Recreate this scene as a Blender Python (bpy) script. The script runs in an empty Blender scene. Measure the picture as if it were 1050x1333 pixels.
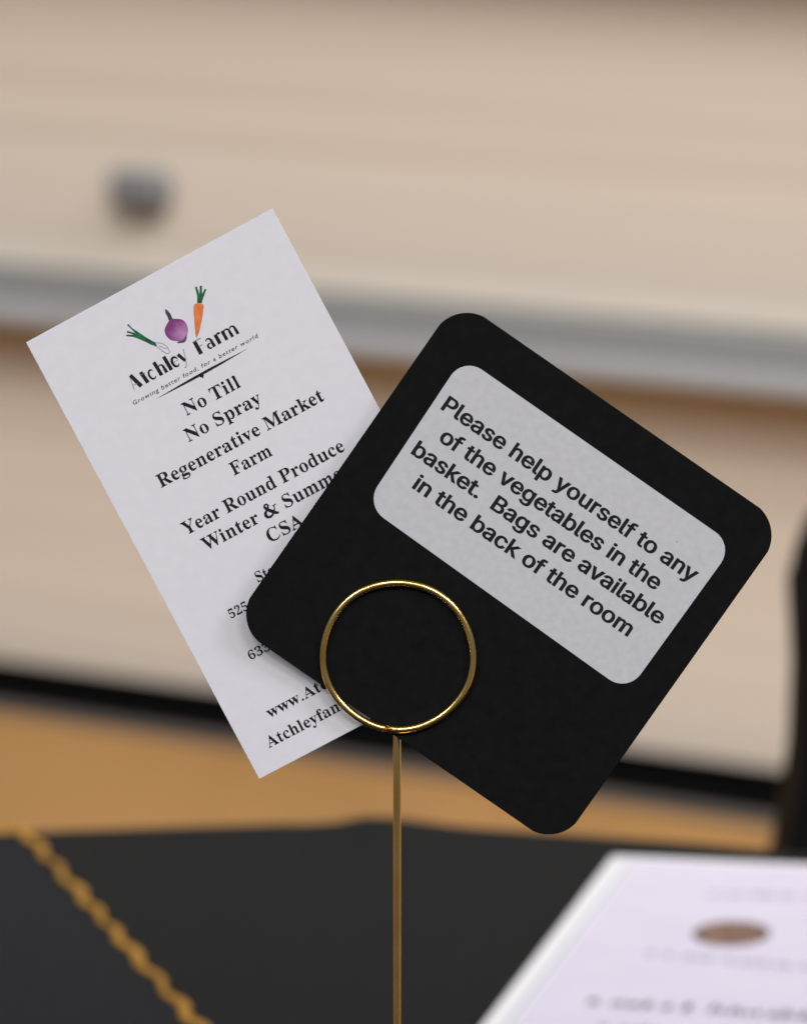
import bpy, bmesh, math, random, json
from mathutils import Vector, Matrix
from mathutils.geometry import delaunay_2d_cdt
R = math.radians
S = bpy.context.scene
COL = S.collection

# ------------------------------------------------------------------ camera
CAM_Z = 1.13
cd = bpy.data.cameras.new('camera')
cam = bpy.data.objects.new('camera', cd)
COL.objects.link(cam)
cam.location = (0, 0, CAM_Z)
cam.rotation_euler = (R(90 - 9.1), 0, 0)
cd.lens = 105
cd.sensor_fit = 'VERTICAL'
cd.sensor_height = 105 * 1333 / 7150
cd.sensor_width = cd.sensor_height
cd.clip_start = 0.05
cd.clip_end = 200
cd.dof.use_dof = True
cd.dof.focus_distance = 1.0
cd.dof.aperture_fstop = 13.8
S.camera = cam

# ------------------------------------------------------------------ world and lamps (an indoor hall with ceiling fixtures, plus added fill lamps)
world = bpy.data.worlds.new('World')
S.world = world
world.use_nodes = True
bg = world.node_tree.nodes['Background']
bg.inputs[0].default_value = (0.98, 0.97, 1.0, 1)
bg.inputs[1].default_value = 0.12

def area(name, loc, target, sx, sy, power, col):
    l = bpy.data.lights.new(name, 'AREA')
    l.shape = 'RECTANGLE'; l.size = sx; l.size_y = sy; l.energy = power; l.color = col
    o = bpy.data.objects.new(name, l); COL.objects.link(o)
    o.location = loc
    d = Vector(target) - Vector(loc)
    o.rotation_euler = d.to_track_quat('-Z', 'Y').to_euler()
    return o
WARM = (1.0, 0.965, 0.93); COOL = (0.97, 0.965, 1.0)
area('ceiling_light', (-3.2, -2.6, 4.0), (-1.2, 0.9, 0.8), 1.6, 0.8, 82, COOL)
area('ceiling_light', (-0.9, -3.8, 4.2), (-0.3, 0.9, 0.8), 1.6, 0.8, 88, COOL)
area('ceiling_light', (1.4, -3.6, 4.2), (0.5, 0.9, 0.8), 1.6, 0.8, 88, COOL)
area('ceiling_light', (3.4, -2.2, 4.0), (1.2, 0.9, 0.8), 1.6, 0.8, 86, COOL)
area('ceiling_light', (0.5, 1.9, 4.6), (0.5, 1.9, 0), 1.6, 0.8, 57, COOL)  # added overhead lamp that lifts the light on table and leaflet
for x in (-2.6, 0.1, 2.8):
    area('wall_fill', (x, 2.1, 3.7), (x, 5.2, 2.8), 1.4, 0.9, 110, WARM)  # added fill lamps, no known fixture, aimed at the bleachers alone

S.view_settings.view_transform = 'Standard'
S.view_settings.look = 'None'
S.view_settings.exposure = 0
S.view_settings.gamma = 1
S.view_settings.use_curve_mapping = False
S.render.engine = 'CYCLES'

# ------------------------------------------------------------------ materials
def mat(name, col, rough=0.6, metal=0.0, spec=0.5):
    m = bpy.data.materials.new(name); m.use_nodes = True
    b = m.node_tree.nodes['Principled BSDF']
    b.inputs['Base Color'].default_value = (*col, 1)
    b.inputs['Roughness'].default_value = rough
    b.inputs['Metallic'].default_value = metal
    b.inputs['Specular IOR Level'].default_value = spec
    return m
def vary(m, c1, c2, scale, stretch=(1, 1, 1), detail=4, lo=0.35, hi=0.65, bump=0.0, bscale=None, bdist=0.001):
    """object-space noise between two colours, optional fine bump"""
    nt = m.node_tree; n = nt.nodes; L = nt.links
    b = n['Principled BSDF']
    tc = n.new('ShaderNodeTexCoord'); mp = n.new('ShaderNodeMapping')
    mp.inputs['Scale'].default_value = stretch
    L.new(tc.outputs['Object'], mp.inputs['Vector'])
    no = n.new('ShaderNodeTexNoise'); no.inputs['Scale'].default_value = scale; no.inputs['Detail'].default_value = detail
    L.new(mp.outputs[0], no.inputs['Vector'])
    r = n.new('ShaderNodeValToRGB')
    r.color_ramp.elements[0].position = lo; r.color_ramp.elements[0].color = (*c1, 1)
    r.color_ramp.elements[1].position = hi; r.color_ramp.elements[1].color = (*c2, 1)
    L.new(no.outputs['Fac'], r.inputs[0]); L.new(r.outputs[0], b.inputs['Base Color'])
    if bump:
        nb = n.new('ShaderNodeTexNoise'); nb.inputs['Scale'].default_value = bscale or scale; nb.inputs['Detail'].default_value = 5
        L.new(mp.outputs[0], nb.inputs['Vector'])
        bp = n.new('ShaderNodeBump'); bp.inputs['Strength'].default_value = bump; bp.inputs['Distance'].default_value = bdist
        L.new(nb.outputs['Fac'], bp.inputs['Height']); L.new(bp.outputs[0], b.inputs['Normal'])
    return m
M = {}
M['card'] = vary(mat('white_card', (.8, .8, .8), .55, spec=.3), (.722, .706, .738), (.745, .73, .76), 420, bump=.12, bscale=1500, bdist=.0001)
M['ink'] = mat('black_ink', (.006, .006, .007), .6, spec=.25)
M['ink_thin'] = mat('grey_ink', (.03, .03, .033), .6, spec=.25)
M['hair'] = mat('pale_grey_ink', (.30, .29, .31), .6, spec=.25)
M['sign'] = vary(mat('black_card', (.01, .01, .01), .75, spec=.12), (.0030, .0030, .0031), (.0050, .0050, .0052), 420, bump=.2, bscale=1800, bdist=.0001)
M['sticker'] = vary(mat('grey_white_sticker', (.6, .6, .6), .65, spec=.25), (.530, .528, .545), (.580, .578, .595), 700, detail=6, lo=.3, hi=.7, bump=.15, bscale=1600, bdist=.0001)
M['gold'] = vary(mat('gold_wire', (.9, .66, .28), .22, 1.0), (.89, .575, .17), (.97, .69, .28), 160, bump=.07, bscale=200, bdist=.0006)
M['leek'] = vary(mat('leek_green_print', (.01, .1, .03), .6, spec=.2), (.006, .075, .025), (.03, .19, .08), 420)
M['tops'] = vary(mat('carrot_green_print', (.01, .1, .03), .6, spec=.2), (.008, .07, .025), (.02, .13, .05), 700)
M['carrot'] = vary(mat('carrot_orange_print', (.7, .2, .05), .6, spec=.2), (.66, .165, .045), (.76, .26, .10), 500)
M['root'] = mat('onion_root_print', (.10, .07, .11), .7, spec=.2)
M['neck'] = vary(mat('onion_neck_print', (.06, .05, .05), .6, spec=.2), (.035, .05, .04), (.17, .05, .13), 450)
M['table'] = vary(mat('black_cloth', (.03, .03, .03), .9, spec=.08), (.0120, .0122, .0122), (.0155, .0158, .0158), 900, bump=.25, bscale=1400, bdist=.0004)
M['runner'] = vary(mat('black_satin', (.03, .03, .035), .85, spec=.10), (.0125, .0133, .0152), (.0160, .0168, .0190), 900, bump=.2, bscale=1400, bdist=.0004)
M['trim'] = vary(mat('gold_trim', (.6, .3, .07), .55, .0, .12), (.31, .150, .022), (.50, .255, .040), 230, bump=.4, bscale=1100, bdist=.0005)
M['leaf'] = mat('white_leaflet_paper', (.79, .79, .80), .5, spec=.3)
M['page'] = vary(mat('lilac_leaflet_print', (.7, .65, .75), .5, spec=.3), (.665, .620, .735), (.69, .645, .76), 40)
M['blueline'] = mat('pale_blue_print', (.30, .33, .47), .5, spec=.3)
M['greyprint'] = mat('grey_print', (.07, .065, .08), .5, spec=.3)
M['emblem'] = vary(mat('brown_emblem_print', (.2, .1, .06), .5, spec=.3), (.09, .05, .035), (.30, .17, .12), 260)
M['emblem_rim'] = mat('dark_emblem_rim', (.13, .085, .065), .5, spec=.3)
M['panel'] = vary(mat('pale_maple_panel', (.6, .5, .4), .5, spec=.3), (.505, .440, .372), (.605, .540, .468), 2.2, (.07, 1, 13), detail=3, lo=.36, hi=.64)
M['panel_low'] = vary(mat('pale_maple_lower_panel', (.6, .5, .4), .5, spec=.3), (.545, .478, .405), (.620, .552, .475), 2.2, (.07, 1, 12), detail=3)
M['rail'] = vary(mat('grey_nosing', (.33, .34, .35), .5, spec=.4), (.285, .297, .310), (.325, .337, .350), 6, (.2, 1, 3))
M['rail_dark'] = mat('dark_grey_nosing', (.195, .205, .208), .6, spec=.3)
M['bracket'] = mat('grey_bracket', (.17, .18, .19), .5, .0, .4)
M['bracket_dark'] = mat('dark_bracket', (.09, .075, .06), .6)
M['gap_shade'] = mat('black_shade', (.004, .004, .004), .9, spec=.02)  # flat black colour standing for shade at the bleacher base
M['strip'] = mat('grey_rubber_strip', (.10, .092, .088), .7, spec=.3)
M['floor'] = vary(mat('orange_maple_floor', (.4, .2, .08), .38, spec=.22), (.350, .176, .043), (.41, .21, .056), 1.6, (3, .35, 1), detail=6)
M['chair'] = vary(mat('black_vinyl', (.01, .01, .01), .7, spec=.10), (.005, .005, .0052), (.007, .007, .0074), 90)
M['chair_leg'] = mat('black_tube', (.012, .012, .012), .4, spec=.4)

# onion: a printed wash, darker plum at the shoulder and pale mauve towards the root (card millimetres)
mo = mat('onion_purple_print', (.2, .05, .2), .6, spec=.2)
nt = mo.node_tree; n = nt.nodes; L = nt.links
tc = n.new('ShaderNodeTexCoord'); mp = n.new('ShaderNodeMapping')
mp.inputs['Location'].default_value = (-.0006, -.0330, 0)
L.new(tc.outputs['Object'], mp.inputs['Vector'])
ln = n.new('ShaderNodeVectorMath'); ln.operation = 'LENGTH'; L.new(mp.outputs[0], ln.inputs[0])
no = n.new('ShaderNodeTexNoise'); no.inputs['Scale'].default_value = 900; L.new(tc.outputs['Object'], no.inputs['Vector'])
ad = n.new('ShaderNodeMath'); ad.operation = 'MULTIPLY_ADD'; ad.inputs[1].default_value = .0016
L.new(no.outputs['Fac'], ad.inputs[0]); L.new(ln.outputs['Value'], ad.inputs[2])
mr = n.new('ShaderNodeMapRange'); mr.inputs['From Min'].default_value = .0008; mr.inputs['From Max'].default_value = .0036
L.new(ad.outputs[0], mr.inputs['Value'])
rp = n.new('ShaderNodeValToRGB')
rp.color_ramp.elements[0].color = (.50, .26, .47, 1); rp.color_ramp.elements[1].color = (.225, .045, .185, 1)
L.new(mr.outputs[0], rp.inputs[0]); L.new(rp.outputs[0], n['Principled BSDF'].inputs['Base Color'])
M['onion'] = mo

# ------------------------------------------------------------------ object helpers
def obj(name, me, m, parent=None):
    if isinstance(me, bmesh.types.BMesh):
        bm = me; me = bpy.data.meshes.new(name); bm.to_mesh(me); bm.free()
    if m and not me.materials: me.materials.append(m)
    o = bpy.data.objects.new(name, me); COL.objects.link(o)
    if parent: o.parent = parent
    return o
def empty(name, loc=(0, 0, 0), rz=0):
    o = bpy.data.objects.new(name, None); COL.objects.link(o); o.location = loc; o.rotation_euler = (0, 0, rz); return o
def tag(o, label=None, cat=None, group=None, kind=None):
    if label: o['label'] = label
    if cat: o['category'] = cat
    if group: o['group'] = group
    if kind: o['kind'] = kind
    return o
def smooth(o, angle=None):
    for p in o.data.polygons: p.use_smooth = True
    return o
def box_bm(bm, x0, x1, y0, y1, z0, z1, bevel=0, seg=2):
    r = bmesh.ops.create_cube(bm, size=1)
    for v in r['verts']:
        v.co = Vector(((x0 + x1) / 2 + v.co.x * (x1 - x0), (y0 + y1) / 2 + v.co.y * (y1 - y0), (z0 + z1) / 2 + v.co.z * (z1 - z0)))
    if bevel:
        es = list({e for v in r['verts'] for e in v.link_edges})
        bmesh.ops.bevel(bm, geom=es, offset=bevel, segments=seg, profile=.5, affect='EDGES')
    return bm
def box(name, x0, x1, y0, y1, z0, z1, m, parent=None, bevel=0):
    return obj(name, box_bm(bmesh.new(), x0, x1, y0, y1, z0, z1, bevel), m, parent)
def tube_bm(bm, pts, rad, seg=16, cap=True):
    pts = [Vector(p) for p in pts]; n = len(pts)
    rad = rad if isinstance(rad, (list, tuple)) else [rad] * n
    t = (pts[1] - pts[0]).normalized()
    u = t.orthogonal().normalized(); rings = []
    for i in range(n):
        a = pts[max(i - 1, 0)]; b = pts[min(i + 1, n - 1)]
        t2 = (b - a).normalized(); u = (u - t2 * u.dot(t2)).normalized(); w = t2.cross(u)
        rings.append([bm.verts.new(pts[i] + (u * math.cos(2 * math.pi * k / seg) + w * math.sin(2 * math.pi * k / seg)) * rad[i]) for k in range(seg)])
    for a, b in zip(rings, rings[1:]):
        for k in range(seg):
            bm.faces.new((a[k], a[(k + 1) % seg], b[(k + 1) % seg], b[k]))
    if cap:
        bm.faces.new(rings[0][::-1]); bm.faces.new(rings[-1])
    return bm
def lathe_bm(bm, prof, seg=64):
    rings = []
    for r, z in prof:
        rings.append([bm.verts.new((r * math.cos(2 * math.pi * k / seg), r * math.sin(2 * math.pi * k / seg), z)) for k in range(seg)])
    for a, b in zip(rings, rings[1:]):
        for k in range(seg): bm.faces.new((a[k], a[(k + 1) % seg], b[(k + 1) % seg], b[k]))
    bm.faces.new(rings[0][::-1]); bm.faces.new(rings[-1])
    return bm
def plate_bm(outline, z0, z1, bevel=0):
    bm = bmesh.new()
    a = [bm.verts.new((x, y, z0)) for x, y in outline]; b = [bm.verts.new((x, y, z1)) for x, y in outline]
    bm.faces.new(a[::-1]); top = bm.faces.new(b)
    n = len(a)
    for i in range(n): bm.faces.new((a[i], a[(i + 1) % n], b[(i + 1) % n], b[i]))
    if bevel: bmesh.ops.bevel(bm, geom=list(top.edges), offset=bevel, segments=2, profile=.5, affect='EDGES')
    return bm

# ------------------------------------------------------------------ flat print: filled outlines, unions, letters
def parea(p): return sum(p[i][0] * p[(i + 1) % len(p)][1] - p[(i + 1) % len(p)][0] * p[i][1] for i in range(len(p))) / 2
def fill(loops, z, bm):
    """non-zero fill of outlines (counter-clockwise = ink, clockwise = hole)"""
    V = []; E = []
    for l in loops:
        n0 = len(V); V += [Vector(p) for p in l]
        E += [(n0 + i, n0 + (i + 1) % len(l)) for i in range(len(l))]
    v, e, f, ov, oe, of = delaunay_2d_cdt(V, E, [], 0, 1e-6)
    bb = [(min(p[0] for p in l), max(p[0] for p in l), min(p[1] for p in l), max(p[1] for p in l)) for l in loops]
    def wind(x, y):
        w = 0
        for l, (a, b, c, d) in zip(loops, bb):
            if not (a <= x <= b and c <= y <= d): continue
            for i in range(len(l)):
                x0, y0 = l[i - 1]; x1, y1 = l[i]
                if (y0 <= y) != (y1 <= y) and (x1 - x0) * (y - y0) / (y1 - y0) + x0 > x:
                    w += 1 if y1 > y0 else -1
        return w
    bv = [None] * len(v)
    for fc in f:
        if wind(sum(v[k][0] for k in fc) / len(fc), sum(v[k][1] for k in fc) / len(fc)) <= 0: continue
        q = []
        for k in fc:
            if bv[k] is None: bv[k] = bm.verts.new((v[k][0] * .001, v[k][1] * .001, z))
            q.append(bv[k])
        if parea([v[k] for k in fc]) < 0: q.reverse()
        try: bm.faces.new(q)
        except ValueError: pass
def ccw(l): return l if parea(l) > 0 else l[::-1]
def disc(x, y, r, n=10): return [(x + r * math.cos(2 * math.pi * k / n), y + r * math.sin(2 * math.pi * k / n)) for k in range(n)]
def stroke(pts):
    """pen stroke through (x, y, width): a list of overlapping outlines"""
    out = []
    for (x0, y0, w0), (x1, y1, w1) in zip(pts, pts[1:]):
        d = Vector((x1 - x0, y1 - y0)); 
        if d.length < 1e-6: continue
        d.normalize(); nx, ny = -d.y, d.x
        out.append(ccw([(x0 + nx * w0 / 2, y0 + ny * w0 / 2), (x0 - nx * w0 / 2, y0 - ny * w0 / 2), (x1 - nx * w1 / 2, y1 - ny * w1 / 2), (x1 + nx * w1 / 2, y1 + ny * w1 / 2)]))
    for x, y, w in pts[1:-1]: out.append(disc(x, y, w / 2))
    return out
def arc(cx, cy, rx, ry, a0, a1, w0, w1, n=14, mid=None):
    r = []
    for i in range(n + 1):
        t = i / n; a = R(a0 + (a1 - a0) * t)
        w = w0 + (w1 - w0) * t if mid is None else (w0 * (1 - t) ** 2 + 2 * mid * t * (1 - t) * 1.5 + w1 * t * t)
        r.append((cx + rx * math.cos(a), cy + ry * math.sin(a), w))
    return stroke(r)

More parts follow.
